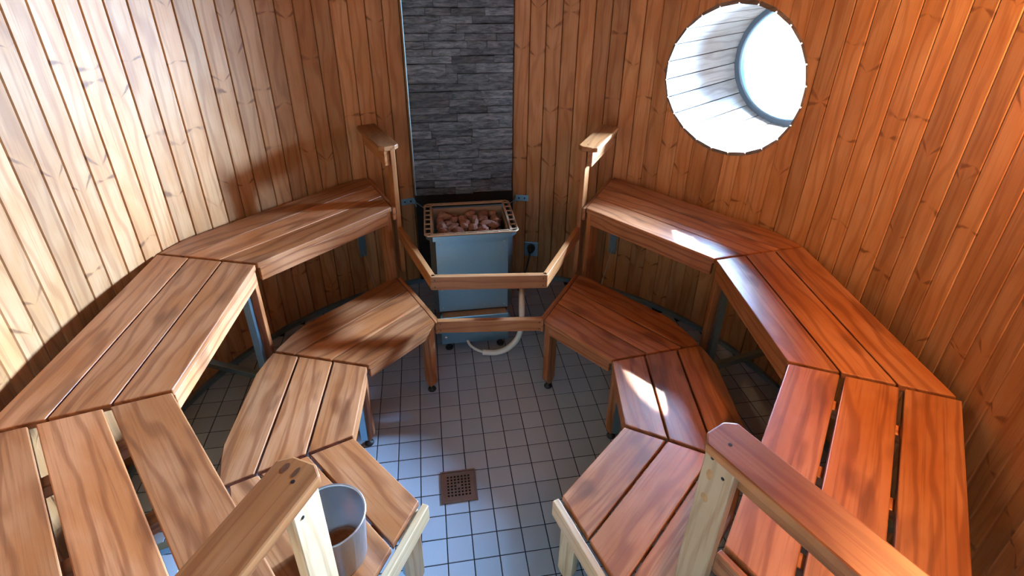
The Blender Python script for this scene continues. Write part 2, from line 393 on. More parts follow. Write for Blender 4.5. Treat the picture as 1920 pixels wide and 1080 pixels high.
# doorway behind the camera with a small plastered lobby
dx = RW*sin(rad(DOOR)); yb = -RW*cos(rad(DOOR))
lob = struct(empty('wall_entrance'), 'thick plastered reveal of the open entrance')
for nm, sz, c in (('reveal', (0.05, 0.72, 2.5), (-dx-0.06, yb-0.40, 1.2)), ('reveal', (0.05, 0.72, 2.5), (dx+0.06, yb-0.40, 1.2)),
                  ('reveal', (2*dx+0.2, 0.72, 0.05), (0, yb-0.40, 2.40)), ('threshold', (2*dx+0.2, 0.80, 0.05), (0, yb-0.36, -0.03))):
    link(nm, box_bm(*sz), M_PLASTER, lob, Matrix.Translation(c))
for s in (-1, 1): link('door_jamb', box_bm(0.035, 0.12, 2.3), M_PALE, lob, Matrix.Translation((s*(dx+0.012), yb-0.03, 1.15)))

# round window: board-lined tunnel, frame ring and pane
wd = struct(empty('window_1'), 'round window at the end of a board-lined tunnel')
wbase = wn*0 + Vector((0, 0, WZ))
NS = 24
def wp(th, r, d): return wn*d + wt*(r*cos(th)) + Vector((0, 0, WZ+r*sin(th)))
for i in range(NS):
    t0, t1 = 2*pi*(i+0.5)/NS+0.008, 2*pi*(i+1.5)/NS-0.008; bm = bmesh.new(); rows = []
    for th in (t0, t1):
        st = math.sqrt(RW*RW-(WR*cos(th))**2)-0.004
        rows.append([wp(th, WR, st), wp(th, WR, RW+WD), wp(th, WR+0.02, RW+WD), wp(th, WR+0.02, st+0.004)])
    org = sum((v for rw in rows for v in rw), Vector())/8
    mx = frame(org, wn, Vector(wt*cos((t0+t1)/2)+Vector((0, 0, sin((t0+t1)/2))))); inv = mx.inverted()
    A, B = [[bm.verts.new(inv @ v) for v in rw] for rw in rows]
    for q in range(4): bm.faces.new((A[q], A[(q+1) % 4], B[(q+1) % 4], B[q]))
    bm.faces.new(A); bm.faces.new(B[::-1])
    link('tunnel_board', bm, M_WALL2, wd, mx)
WM = Matrix((wt, Vector((0, 0, 1)), -wn)).transposed().to_4x4()       # local z points into the room
def wmat(d): m = WM.copy(); m.translation = wn*d + Vector((0, 0, WZ)); return m
link('tunnel_sleeve', lathe_bm([(WR+0.022, -0.03), (WR+0.05, -0.03), (WR+0.05, -WD-0.02), (WR+0.022, -WD-0.02), (WR+0.022, -0.03)], 48), M_DARK, wd, wmat(RW))
link('frame_ring', lathe_bm([(WR+0.02, 0.0), (WR-0.030, 0.0), (WR-0.038, -0.012), (WR-0.038, -0.05), (WR+0.02, -0.05), (WR+0.02, 0.0)], 64), M_FRAME, wd, wmat(RW+WD))
link('seal_ring', lathe_bm([(WR-0.034, -0.006), (WR-0.040, -0.008), (WR-0.044, -0.022), (WR-0.044, -0.03), (WR-0.036, -0.03)], 64), M_GALV, wd, wmat(RW+WD))
link('pane', lathe_bm([(0, -0.028), (WR-0.03, -0.028), (WR-0.03, -0.033), (0, -0.033)], 64), M_GLASS, wd, wmat(RW+WD))
struct(link('ground_outside', prism_bm([(30*cos(2*pi*i/48), 30*sin(2*pi*i/48)) for i in range(48)], -0.5, -0.4), M_SNOW), 'pale open ground outside the window')

# ------------------------------------------------------------------ slate panel
PA = rad(-6.2); pn = Vector((sin(PA), cos(PA), 0)); pt = Vector((cos(PA), -sin(PA), 0))
PD, PW, PX0 = 1.535, 0.612, 0.012
PM = Matrix((pt, pn, Vector((0, 0, 1)))).transposed().to_4x4()
def pmat(x, d, z): m = PM.copy(); m.translation = pt*x + pn*d + Vector((0, 0, z)); return m
sp = tag(empty('slate_panel', pn*PD+Vector((0, 0, 0.66))), 'tall panel of stacked dark slate strips behind the heater', 'stone cladding')
ZP0 = 0.665
link('backing_board', box_bm(PW+0.006, 0.022, HC-ZP0-0.01), M_DARK, sp, pmat(PX0, PD+0.028, (HC+ZP0)/2))
link('shade_board', box_bm(PW+0.02, 0.006, ZP0-0.03), M_DARK, sp, pmat(PX0, PD+0.012, ZP0/2+0.015))  # dark board added to paint the black shade below the slate
link('edge_trim', box_bm(0.004, 0.05, HC-ZP0-0.01), M_GALV, sp, pmat(PX0-PW/2-0.002, PD+0.018, (HC+ZP0)/2))
rs = random.Random(5); z = ZP0+0.004
while z < HC-0.03:
    h = rs.uniform(0.038, 0.056); x = -PW/2
    while x < PW/2-0.01:
        ln = rs.uniform(0.10, 0.30)
        if PW/2-(x+ln) < 0.07: ln = PW/2-x
        n = max(3, int(ln/0.03)); dep = rs.uniform(0.006, 0.030); bm = bmesh.new(); rows = []
        for q in range(n+1):
            xx = -ln/2+ln*q/n; e = 0.0010
            xx = min(max(xx, -ln/2+e), ln/2-e)
            top, bot = h/2-rs.uniform(0.0, 0.0022), -h/2+rs.uniform(0.0, 0.0022); d1, d2, d3 = (dep+rs.uniform(-0.003, 0.003) for _ in range(3))
            rows.append([bm.verts.new(v) for v in ((xx, 0, bot), (xx, -d1, bot), (xx, -d2, rs.uniform(-0.006, 0.006)), (xx, -d3, top), (xx, 0, top))])
        for A, B in zip(rows, rows[1:]):
            for q in range(5): bm.faces.new((A[q], A[(q+1) % 5], B[(q+1) % 5], B[q]))
        bm.faces.new(rows[0]); bm.faces.new(rows[-1][::-1])
        link('slate_strip', bm, M_SLATE, sp, pmat(PX0+x+ln/2, PD+0.017, z+h/2))
        x += ln
    z += h+0.0006

# ------------------------------------------------------------------ benches
HL, HU = 0.45, 0.83
LOW = {-1: [(-0.267, 0.478), (-0.542, 0.172), (-0.522, -0.215), (-0.240, -0.497)], 1: [(0.264, 0.480), (0.545, 0.172), (0.520, -0.200), (0.232, -0.497)]}
LOWO = {-1: [(-0.475, 0.825), (-0.969, 0.277), (-0.93, -0.42), (-0.425, -0.925)], 1: [(0.470, 0.830), (0.968, 0.265), (0.925, -0.40), (0.415, -0.925)]}
UP = {-1: [(-0.520, 0.992), (-1.032, 0.419), (-1.014, -0.349), (-0.470, -0.965)], 1: [(0.525, 0.965), (1.038, 0.409), (1.034, -0.283), (0.553, -0.917)]}
UPO = {-1: [(-0.715, 1.370), (-1.499, 0.518), (-1.530, -0.530), (-0.700, -1.430)], 1: [(0.735, 1.340), (1.500, 0.518), (1.530, -0.480), (0.820, -1.370)]}
V2 = lambda p: Vector((p[0], p[1], 0))
def foot_at(par, p):
    f = link('foot', lathe_bm([(0, 0.0), (0.019, 0.0), (0.022, 0.006), (0.019, 0.013), (0.008, 0.017), (0.006, 0.02), (0.006, 0.045), (0, 0.045)], 16), M_BLACK, par, Matrix.Translation((p.x, p.y, 0.0)), 0, True)
    return f
def leg(par, p, ang, w, t, z0, z1, mat, foot=True, taper=True):
    """a board leg: w along ang, t across; lower corners sawn off"""
    bm = bmesh.new(); c = 0.020 if taper else 0.0
    prof = [(-w/2+c, z0), (w/2-c, z0), (w/2, z0+c*1.6), (w/2, z1), (-w/2, z1), (-w/2, z0+c*1.6)] if taper else [(-w/2, z0), (w/2, z0), (w/2, z1), (-w/2, z1)]
    zc = (z0+z1)/2
    m = Matrix.Translation((p.x, p.y, zc)) @ Matrix.Rotation(ang, 4, 'Z')
    A = [bm.verts.new((z_-zc, -t/2, x)) for x, z_ in prof]; B = [bm.verts.new((z_-zc, t/2, x)) for x, z_ in prof]
    bm.faces.new(A); bm.faces.new(B[::-1])
    for q in range(len(A)): r_ = (q+1) % len(A); bm.faces.new((A[q], B[q], B[r_], A[r_]))
    # local x runs along the grain (upwards)
    ux = Vector((0, 0, 1)); uy = Vector((-sin(ang), cos(ang), 0)); uz = Vector((cos(ang), sin(ang), 0))
    m = Matrix((ux, uy, uz)).transposed().to_4x4(); m.translation = Vector((p.x, p.y, zc))
    o = link('leg', bm, mat, par, m, 0.003)
    if foot:
        f = foot_at(o, p)
    return o
def bench(side, tier, k, label):
    ins, outs, h = (UP, UPO, HU) if tier else (LOW, LOWO, HL)
    P, Q = V2(ins[side][k]), V2(ins[side][k+1]); PO, QO = V2(outs[side][k]), V2(outs[side][k+1])
    mid = (P+Q)/2; e = (Q-P).normalized(); out = Vector((e.y, -e.x, 0)); out = out if out.dot(mid) > 0 else -out
    root = tag(empty('sauna_bench', (mid.x, mid.y, 0)), label, 'bench', 'upper tier benches' if tier else 'lower tier benches')
    W = 0.1535 if tier else 0.1530
    gap = {(1, -1, 2): 0.019, (1, 1, 2): 0.016, (1, 1, 1): 0.007, (1, 1, 0): 0.005, (1, -1, 0): 0.005, (1, -1, 1): 0.006}.get((tier, side, k), 0.008)
    T = 0.027; RO = RW-0.012 if tier else (0.985 if k == 2 else 1.015)
    sg = 0.0062 if k < 2 else 0.0075
    for i in range(3):
        d0 = i*(W+gap if (tier and k == 2) else 0.158)
        wd_ = W if (tier and k == 2) else 0.158-gap
        if not tier and i == 2: wd_ = 0.150
        L0, L1 = -1.2, 1.2
        poly = [mid+e*L0+out*d0, mid+e*L1+out*d0, mid+e*L1+out*(d0+wd_), mid+e*L0+out*(d0+wd_)]
        poly = [(v.x, v.y) for v in poly]
        for a, b, inner in ((P, PO, mid), (Q, QO, mid)):
            n = Vector((-(b-a).y, (b-a).x, 0)).normalized()
            if (inner-a).dot(n) > 0: n = -n
            poly = clip(poly, (a-n*sg), (n.x, n.y))
        for q in range(72):
            a = 2*pi*q/72; poly = clip(poly, (RO*cos(a), RO*sin(a)), (cos(a), sin(a)))
        c = mid+out*(d0+wd_/2)+Vector((0, 0, h-T/2)); m = frame(c, e); inv = m.inverted()
        pl = [inv @ Vector((x, y, h-T/2)) for x, y in poly]
        link('plank', prism_bm([(v.x, v.y) for v in pl], -T/2, T/2), M_BENCH, root, m, 0.0035)
    # front board under the planks
    fh = 0.068 if tier else 0.052; ln = (Q-P).length
    a, b = P+e*0.014, Q-e*0.014
    if k == 0: a = P+e*0.035
    link('front_board', box_bm((b-a).length, 0.024, fh), M_BENCH, root, frame((a+b)/2+out*0.0145+Vector((0, 0, h-T-fh/2)), e), 0.003)
    # cross battens and back board that carry the planks
    for s in (0.12, 0.5, 0.88):
        a = P+e*ln*s+out*0.03; b = a+out*(0.41 if tier else 0.41)
        bar('batten', a+Vector((0, 0, h-T-0.02)), b+Vector((0, 0, h-T-0.02)), 0.045, 0.038, M_BENCH, root)
    # end trim beside the handrails
    ends = []
    if k == 0: ends.append((P, PO, -1))
    if k == 2: ends.append((Q, QO, 1))
    for a, b, s in ends:
        dr = (b-a).normalized(); n = Vector((-dr.y, dr.x, 0)); n = n if (mid-a).dot(n) < 0 else -n
        L = 0.50 if tier else 0.47
        off = (0.007 if k == 0 else 0.012) if tier else (0.010 if k == 0 else 0.018)
        p0 = a+n*off-dr*0.004; p1 = a+n*off+dr*L; zt = h-0.006 if tier else h-0.004
        if tier and p1.length > RW-0.02: p1 = p1*((RW-0.02)/p1.length)
        bar('end_board', p0+Vector((0, 0, zt-0.036)), p1+Vector((0, 0, zt-0.036)), 0.018 if tier else 0.024, 0.072, M_PALE if (k == 2 and not tier) else M_BENCH, root)
    return root, P, Q, e, out, mid
SIDE = {-1: 'left', 1: 'right'}
WHERE = {(1, 0): 'upper bench on the {} below the far wall next to the heater', (1, 1): 'middle upper bench on the {} against the curved wall', (1, 2): 'nearest upper bench on the {} beside the handrail in front',
         (0, 0): 'lower bench on the {} ending at the heater guard', (0, 1): 'middle lower bench on the {} facing the floor drain', (0, 2): 'nearest lower bench on the {}'}
LOOK = {(-1, 1, 0): 'pale-lit three-plank', (-1, 1, 1): 'stained three-plank', (-1, 1, 2): 'wide-gapped three-plank', (1, 1, 0): 'orange three-plank sunlit-edged', (1, 1, 1): 'orange three-plank', (1, 1, 2): 'broad orange wide-gapped three-plank',
        (-1, 0, 0): 'streaky three-plank', (-1, 0, 1): 'greyish three-plank', (-1, 0, 2): 'grey-brown bucket-bearing', (1, 0, 0): 'dark red-brown', (1, 0, 1): 'red-brown three-plank', (1, 0, 2): 'pale greyish knotty three-plank'}
for side in (-1, 1):
    for k in range(3):
        B = bench(side, 0, k, LOOK[(side, 0, k)]+' '+WHERE[(0, k)].format(SIDE[side])); root, P, Q, e, out, mid = B
        ang = math.atan2(e.y, e.x)
        if k == 0:
            pa = P+e*0.026+out*0.034; leg(root, pa, ang+rad(90), 0.062, 0.034, 0.035, HL-0.028, M_BENCH)
            leg(root, P+e*0.05+out*0.40, ang, 0.05, 0.03, 0.0, HL-0.03, M_BENCH, False, False)
        if k == 1:
            pa = P+e*0.028+out*0.034; leg(root, pa, ang+rad(90), 0.062, 0.034, 0.035, HL-0.028, M_BENCH)
            pb = Q-e*0.05+out*0.06; leg(root, pb, ang+rad(90), 0.062, 0.034, 0.035, HL-0.028, M_BENCH)
            bar('steel_bracket', P+e*0.055+out*0.045+Vector((0, 0, 0.06)), P+e*0.055+out*0.045+Vector((0, 0, 0.40)), 0.03, 0.02, M_GALV, root, 0.001, e)
            leg(root, P+e*0.05+out*0.40, ang, 0.05, 0.03, 0.0, HL-0.03, M_BENCH, False, False)
        if k == 2:
            pa = Q-e*0.018+out*0.040; leg(root, pa, ang+rad(90), 0.062, 0.034, 0.035, HL-0.028, M_PALE)
            bar('steel_bracket', Q-e*0.05+out*0.05+Vector((0, 0, 0.06)), Q-e*0.05+out*0.05+Vector((0, 0, 0.40)), 0.03, 0.02, M_GALV, root, 0.001, e)
            leg(root, Q-e*0.05+out*0.40, ang, 0.05, 0.03, 0.0, HL-0.03, M_PALE, False, False)
        B = bench(side, 1, k, LOOK[(side, 1, k)]+' '+WHERE[(1, k)].format(SIDE[side])); root, P, Q, e, out, mid = B
        ang = math.atan2(e.y, e.x)
        if k == 0:
            leg(root, P+e*0.022+out*0.045, ang+rad(90), 0.070, 0.030, 0.0, HU-0.028, M_BENCH, False, False)
            # wall bracket under the bench
            c = pol(side*30.5, RW-0.012, 0.40)
            bp = link('wall_bracket', box_bm(0.045, 0.004, 0.20), M_GALV, root, frame(c, pol(side*30.5+90, 1)), 0.001)
            wv = [c+Vector((0, 0, -0.06)), c*0.86+Vector((0, 0, -0.26-c.z*0.14+0.056))]
            link('stay_wire', tube_bm(wv, 0.0016, 6), M_STEEL, root)
        else:
            leg(root, P+e*0.018+out*0.040, ang+rad(90), 0.062, 0.034, 0.0, HU-0.028, M_BENCH, False, False)
            sp_ = P+e*0.05+out*0.055
            bar('steel_post', sp_+Vector((0, 0, 0.0)), sp_+Vector((0, 0, HU-0.03)), 0.03, 0.03, M_GALV, root, 0.001, e)
            q = sp_.normalized()*(RW-0.01)
            bar('steel_arm', Vector((sp_.x, sp_.y, 0.22)), Vector((q.x, q.y, 0.22)), 0.03, 0.03, M_GALV, root, 0.001)
        if k == 2:
            leg(root, Q-e*0.022+out*0.045, ang+rad(90), 0.062, 0.034, 0.0, HU-0.028, M_PALE, False, False)

# ------------------------------------------------------------------ handrails at the four bench ends
def handrail(label, az, r0, r1, zt, bench_side, zpost, capmat, postmat, scr=True):
    """cap board, face board on the bench side, post on the other side"""
    d = pol(az, 1); s = pol(az+90, 1)*bench_side
    root = tag(empty('handrail', d*r0), label, 'handrail', 'handrails at the bench ends')
    # cap with cut corners at the inner end
    L = r1-r0; w = 0.106; t = 0.026; m = frame(d*((r0+r1)/2)+Vector((0, 0, zt-t/2)), d)
    poly = [(-L/2+0.020, -w/2), (L/2, -w/2), (L/2, w/2), (-L/2+0.020, w/2), (-L/2, w/2-0.026), (-L/2, -w/2+0.026)]
    cp = link('cap', prism_bm(poly, -t/2, t/2), capmat, root, m, 0.005)
    fb = bar('face_board', d*(r0+0.016)+s*0.014+Vector((0, 0, zt-t-0.042)), d*(r1-0.004)+s*0.014+Vector((0, 0, zt-t-0.042)), 0.028, 0.084, capmat, root)
    a, b = Vector((0, 0, zpost))+d*(r0+0.048)-s*0.017, Vector((0, 0, zt-t))+d*(r0+0.048)-s*0.017
    po = bar('post', a, b, 0.026, 0.078, postmat, root, 0.004, d)
    # screw heads
    for z_, o_ in ((zt-t-0.025, -0.018), (zt-t-0.055, 0.016)):
        for sg, par, yy in ((-1, po, 0.0305), (1, fb, 0.028)):
            p = d*(r0+0.048+o_)+s*sg*yy+Vector((0, 0, z_))
            link('screw', lathe_bm([(0, 0.0012), (0.004, 0.0008), (0.0045, -0.001), (0, -0.001)], 10), M_SCREW, par, frame(p, d, s*sg))
    for x_ in (r0+0.05, r1-0.06):
        link('screw', lathe_bm([(0, 0.0004), (0.0045, 0.0003), (0.005, -0.001), (0, -0.001)], 10), M_SCREW, cp, Matrix.Translation(d*x_+s*-0.012+Vector((0, 0, zt))))
    return root
handrail('dark brown short handrail left of the slate panel, casting a wall shadow', -26.9, 1.115, RW-0.065, 1.172, -1, 0.40, M_RAIL, M_RAIL)
handrail('short handrail right of the heater under the round window', 27.7, 1.095, RW-0.075, 1.172, 1, 0.40, M_RAIL, M_RAIL)
nl = handrail('nearest handrail at bottom left beside the bucket, with two dark knots', -157.3, 0.985, RW-0.01, 1.172, 1, 0.0, M_RAIL, M_PALE)
nr = handrail('nearest handrail at bottom right with pale knotty post', 150.2, 0.985, RW-0.01, 1.172, -1, 0.0, M_RAIL, M_PALE)

def knot(par, p, xdir, n, a, b):
    bm = bmesh.new(); bmesh.ops.create_circle(bm, cap_ends=True, segments=20, radius=1.0, matrix=Matrix.Diagonal((a, b, 1, 1)))
    link('knot', bm, M_KNOT, par, frame(Vector(p)+Vector(n)*0.0004, xdir, n))
M_KNOT = plain('knot_brown', (0.10, 0.032, 0.010), 0.5, var=0.6, sc=90.0); M_KNOT2 = None
ld = pol(-157.3, 1)
knot(nl.children[0], (-0.413, -0.927, 1.172), ld, (0, 0, 1), 0.012, 0.007); knot(nl.children[0], (-0.389, -0.939, 1.172), ld, (0, 0, 1), 0.013, 0.005)
rd_ = pol(150.2, 1); rn = pol(240.2, 1)
M_KNOT = plain('knot_tan', (0.36, 0.20, 0.075), 0.5, var=0.5, sc=60.0)
knot(nr.children[2], rd_*1.018+rn*0.0302+Vector((0, 0, 1.072)), Vector((0, 0, 1)), rn, 0.016, 0.008); knot(nr.children[2], rd_*1.020+rn*0.0302+Vector((0, 0, 0.997)), Vector((0, 0, 1)), rn, 0.013, 0.010)

# ------------------------------------------------------------------ guard round the heater
g = tag(empty('heater_guard', (0, 0.5, 0.62)), 'three-sided wooden guard rail in front of the heater', 'guard rail')
gl, gr = Vector((-0.279, 0.492, 0)), Vector((0.276, 0.496, 0)); zl, zr = -27.6, 28.4
pl_, pr2 = pol(-27.6, 1.14)+pol(-27.6+90, 1)*0.02, pol(28.4, 1.12)-pol(28.4+90, 1)*0.02
zg, gh = 0.6615, 0.074
for nm, a, b in (('front_rail', gl, gr), ('side_rail', gl, pl_), ('side_rail', gr, pr2)):
    e_ = (b-a).normalized(); n = Vector((e_.y, -e_.x, 0)); n = n if n.dot(Vector((0, 1, 0))) > 0 else -n
    if nm == 'side_rail':
        n = Vector((-e_.y, e_.x, 0)); n = n if n.x*(-a.x) > 0 else -n
        a = a + e_*0.004
    bar(nm, a+n*0.014+Vector((0, 0, zg)), b+n*0.014+Vector((0, 0, zg)), 0.027, gh, M_RAIL, g)
for s, p in ((-1, gl), (1, gr)):
    for dz in (-0.02, 0.02): link('screw', lathe_bm([(0, 0.001), (0.003, 0.0008), (0.0035, -0.001), (0, -0.001)], 8), M_SCREW, g, frame(p+Vector((-s*0.018, -0.0002, zg+dz)), Vector((1, 0, 0)), Vector((0, -1, 0))))
lr = tag(empty('lower_rail', (0, 0.48, 0.40)), 'wooden board joining the two lower benches below the heater guard', 'rail')
a, b = Vector((-0.262, 0.492, 0.413)), Vector((0.262, 0.494, 0.413))
bar('board', a, b, 0.027, 0.070, M_RAIL, lr)
for x in (-0.245, 0.245):
    for dz in (-0.02, 0.02): link('screw', lathe_bm([(0, 0.001), (0.003, 0.0008), (0.0035, -0.001), (0, -0.001)], 8), M_SCREW, lr, frame(Vector((x, 0.4785, 0.413+dz)), Vector((1, 0, 0)), Vector((0, -1, 0))))

# ------------------------------------------------------------------ heater
HA = rad(-6.0); hn = Vector((sin(HA), cos(HA), 0)); ht = Vector((cos(HA), -sin(HA), 0))
HXM = Matrix((ht, hn, Vector((0, 0, 1)))).transposed().to_4x4()
HX = -0.002                                   # sideways centre along ht
def hmat(x, d, z): m = HXM.copy(); m.translation = ht*x + hn*d + Vector((0, 0, z)); return m
he = tag(empty('sauna_heater', hn*1.0+ht*HX), 'galvanised sauna heater with open stone basket behind the guard rail', 'heater')
D0, D1 = 0.845, 1.205
def oct_(w, d0, d1, ch): return [(-w/2+ch, d0), (w/2-ch, d0), (w/2, d0+ch), (w/2, d1), (-w/2, d1), (-w/2, d0+ch)]
dm = (D0+D1)/2
def hollow(poly_o, poly_i, z0, z1, zi):
    bm = bmesh.new(); n = len(poly_o)
    A = [bm.verts.new((x, y, z0)) for x, y in poly_o]; B = [bm.verts.new((x, y, z1)) for x, y in poly_o]
    Cc = [bm.verts.new((x, y, z1)) for x, y in poly_i]; Dd = [bm.verts.new((x, y, zi)) for x, y in poly_i]
    bm.faces.new(A[::-1]); bm.faces.new(Dd)
    for X, Y in ((A, B), (B, Cc), (Cc, Dd)):
        for q in range(n): r_ = (q+1) % n; bm.faces.new((X[q], X[r_], Y[r_], Y[q]))
    return bm
cb = link('casing', hollow([(x, y-dm) for x, y in oct_(0.445, D0, D1, 0.03)], [(x, y-dm) for x, y in oct_(0.405, D0+0.02, D1-0.02, 0.02)], 0.255, 0.735, 0.60), M_GALV, he, hmat(HX, dm, 0))
link('front_panel', box_bm(0.375, 0.004, 0.46), M_GALV, he, hmat(HX, D0-0.001, 0.490), 0.001)
for sx in (-1, 1):
    for zz in (0.69, 0.40, 0.28):
        link('rivet', lathe_bm([(0, 0.003), (0.003, 0.002), (0.0045, 0.0)], 8), M_STEEL, cb, frame(ht*(HX+sx*0.172)+hn*(D0-0.003)+Vector((0, 0, zz)), ht, -hn), 0, True)
ba = link('control_box', box_bm(0.385, 0.30, 0.185), M_GALV, he, hmat(HX+0.001, D0-0.045+0.15, 0.150), 0.003)
link('rusty_ledge', box_bm(0.36, 0.05, 0.003), M_RUST, he, hmat(HX, D0-0.020, 0.2445))
link('knob', lathe_bm([(0, 0.006), (0.009, 0.005), (0.010, 0.0)], 14), M_STEEL, ba, frame(ht*(HX-0.165)+hn*(D0-0.045)+Vector((0, 0, 0.105)), ht, -hn), 0, True)
for sx in (-1, 1):
    link('side_flange', box_bm(0.018, 0.02, 0.10), M_GALV, ba, hmat(HX+sx*0.199, D0+0.01, 0.15))
for sx in (-1, 1):
    for yy in (0.02, 0.26): link('foot', lathe_bm([(0, 0), (0.022, 0), (0.022, 0.01), (0.012, 0.015), (0.012, 0.06), (0, 0.06)], 14), M_BLACK, he, hmat(HX+sx*0.15, D0-0.03+yy, 0))
# collar and ladder-like basket rim
RWd, RD0, RD1, ZR = 0.490, 0.828, 1.215, 0.752
def ring_bm(po, pi_, z0, z1):
    bm = bmesh.new(); n = len(po); V = [[bm.verts.new((x, y, z_)) for x, y in p] for p, z_ in ((po, z0), (po, z1), (pi_, z1), (pi_, z0))]
    for k_ in range(4):
        X, Y = V[k_], V[(k_+1) % 4]
        for q in range(n): r_ = (q+1) % n; bm.faces.new((X[q], X[r_], Y[r_], Y[q]))
    return bm
link('collar', ring_bm([(x, y-dm) for x, y in oct_(0.480, RD0+0.004, RD1-0.004, 0.035)], [(x, y-dm) for x, y in oct_(0.410, D0+0.018, D1-0.018, 0.02)], 0.715, 0.742), M_GALV, he, hmat(HX, dm, 0))
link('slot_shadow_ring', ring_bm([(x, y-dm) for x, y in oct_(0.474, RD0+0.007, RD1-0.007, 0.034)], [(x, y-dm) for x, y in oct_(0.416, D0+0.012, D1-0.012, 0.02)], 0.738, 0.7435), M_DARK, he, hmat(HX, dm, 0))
rim = link('basket_rim', box_bm(RWd-0.03, 0.008, 0.007), M_RUST, he, hmat(HX, RD0, ZR), 0.001)
x0, x1 = -RWd/2, RWd/2
def rbar(a, b, w=0.007, h=0.007):
    A_ = ht*(HX+a[0])+hn*a[1]+Vector((0, 0, ZR)); B_ = ht*(HX+b[0])+hn*b[1]+Vector((0, 0, ZR)); return bar('rim_bar', A_, B_, w, h, M_RUST, rim, 0.001)
bw = 0.036
rbar((x0, RD0+0.018), (x0, RD1-0.018)); rbar((x1, RD0+0.018), (x1, RD1-0.018)); rbar((x0+0.018, RD1), (x1-0.018, RD1))
for sx in (-1, 1):
    rbar((sx*(x1-0.016), RD0), (sx*x1, RD0+0.018)); rbar((sx*(x1-0.016), RD1), (sx*x1, RD1-0.018))
    rbar((sx*(x1-bw), RD0+0.014), (sx*(x1-bw), RD1-0.014), 0.012, 0.007)
    for q in range(7): yy = RD0+0.028+q*(RD1-RD0-0.056)/6; rbar((sx*(x1-bw), yy), (sx*x1, yy), 0.008)
for dd, s in ((RD0, 1), (RD1, -1)):
    rbar((x0+bw, dd+s*0.016), (x1-bw, dd+s*0.016), 0.008)
    for q in range(8): xx = x0+0.045+q*(RWd-0.09)/7; rbar((xx, dd), (xx, dd+s*0.016), 0.008)
for nm, c, sz in (('liner', (0, D1-0.024, 0.672), (0.40, 0.003, 0.13)), ('liner', (-0.2, dm, 0.672), (0.003, 0.31, 0.13)), ('liner', (0.2, dm, 0.672), (0.003, 0.31, 0.13))):
    link(nm, box_bm(*sz), M_RUST, he, hmat(HX+c[0], c[1], c[2]))
# stones
rs = random.Random(21); STN = []; TOP = []
for lay, (z_, cnt) in enumerate(((0.645, 18), (0.704, 30))):
    tries = 0; n_ = 0
    while n_ < cnt and tries < 9000:
        tries += 1; x = rs.uniform(-0.162, 0.162); y = rs.uniform(D0+0.055, D1-0.065); r = rs.uniform(0.028, 0.045)
        if any(l == lay and (x-a)**2+(y-b)**2 < ((0.80 if lay == 0 else 0.70)*(r+c))**2 for a, b, c, l in STN): continue
        STN.append((x, y, r, lay)); n_ += 1
        bm = bmesh.new(); bmesh.ops.create_icosphere(bm, subdivisions=2, radius=1)
        ph = [rs.uniform(0, 9) for _ in range(6)]; cuts = [Vector((rs.gauss(0, 1), rs.gauss(0, 1), rs.gauss(0, 1))).normalized() for _ in range(7)]
        for v in bm.verts:
            p = v.co.copy()
            for cn in cuts:
                q = p.dot(cn)
                if q > 0.62: p -= cn*(q-0.62)*0.9
            p *= 1+0.08*sin(5*p.x+ph[0])*sin(5*p.y+ph[1])+0.05*sin(9*p.z+ph[2])
            v.co = Vector((p.x*rs.uniform(0.97, 1.03), p.y, p.z))
        sc = Matrix.Diagonal((r*rs.uniform(1.0, 1.3), r*rs.uniform(0.9, 1.1), r*rs.uniform(0.75, 1.0), 1))
        m = hmat(HX+x, y, z_+rs.uniform(-0.008, 0.012)) @ Matrix.Rotation(rs.uniform(0, 6.3), 4, 'Z') @ Matrix.Rotation(rs.uniform(-0.6, 0.6), 4, 'X')
        bmesh.ops.transform(bm, matrix=sc, verts=bm.verts[:])
        so_ = tag(link('sauna_stone', bm, M_STONE, None, m), 'rough reddish-brown stone buried under the top layer in the heater basket', 'stone', 'stones in the heater basket')
        if lay: TOP.append((y, x, so_))
ORD = 'first second third fourth fifth sixth seventh eighth ninth tenth'.split()
TOP.sort(key=lambda q: q[0]); nrow = -(-len(TOP)//3)
for q, row in enumerate(('front', 'middle', 'back')):
    for j, (y, x, so_) in enumerate(sorted(TOP[q*nrow:(q+1)*nrow], key=lambda v: v[1])):
        so_['label'] = 'rough reddish-brown stone, %s from the left in the %s row of the heater basket' % (ORD[j], row)

# ------------------------------------------------------------------ hose, outlet, brackets
hp = spline([(0.20, 1.30, 0.16), (0.195, 1.10, 0.24), (0.184, 0.90, 0.315), (0.180, 0.82, 0.29), (0.178, 0.785, 0.19), (0.160, 0.77, 0.105), (0.105, 0.752, 0.045), (0.035, 0.738, 0.024), (-0.045, 0.735, 0.030)], 14)
ho = tag(empty('conduit_hose', (0.1, 0.76, 0)), 'ivory corrugated conduit hose curving under the heater', 'hose')
link('sleeve', tube_bm(hp, [0.0160+0.0012*(i % 2) for i in range(len(hp))], 14), M_HOSE, ho, None, 0, True)
hc = spline([(-0.03, 0.735, 0.029), (-0.075, 0.742, 0.042), (-0.115, 0.765, 0.06), (-0.14, 0.82, 0.075)], 6)
link('inner_cable', tube_bm(hc, 0.0075, 10), M_HOSE, ho, None, 0, True)
oc = pol(10.5, RW-0.006, 0.225); om = frame(oc, pol(10.5+90, 1)); om2 = om
ou = tag(empty('wall_outlet', oc), 'square metal outlet plate with black plug low on the wall', 'outlet')
link('plate', box_bm(0.096, 0.010, 0.110), M_GALV, ou, om, 0.003)
link('plug', lathe_bm([(0, 0.06), (0.012, 0.06), (0.02, 0.045), (0.026, 0.02), (0.028, 0.0), (0, 0)], 18), M_BLACK, ou, frame(oc+Vector((0, 0, 0.012))-pol(10.5, 0.005), pol(10.5+90, 1), -pol(10.5, 1)), 0, True)
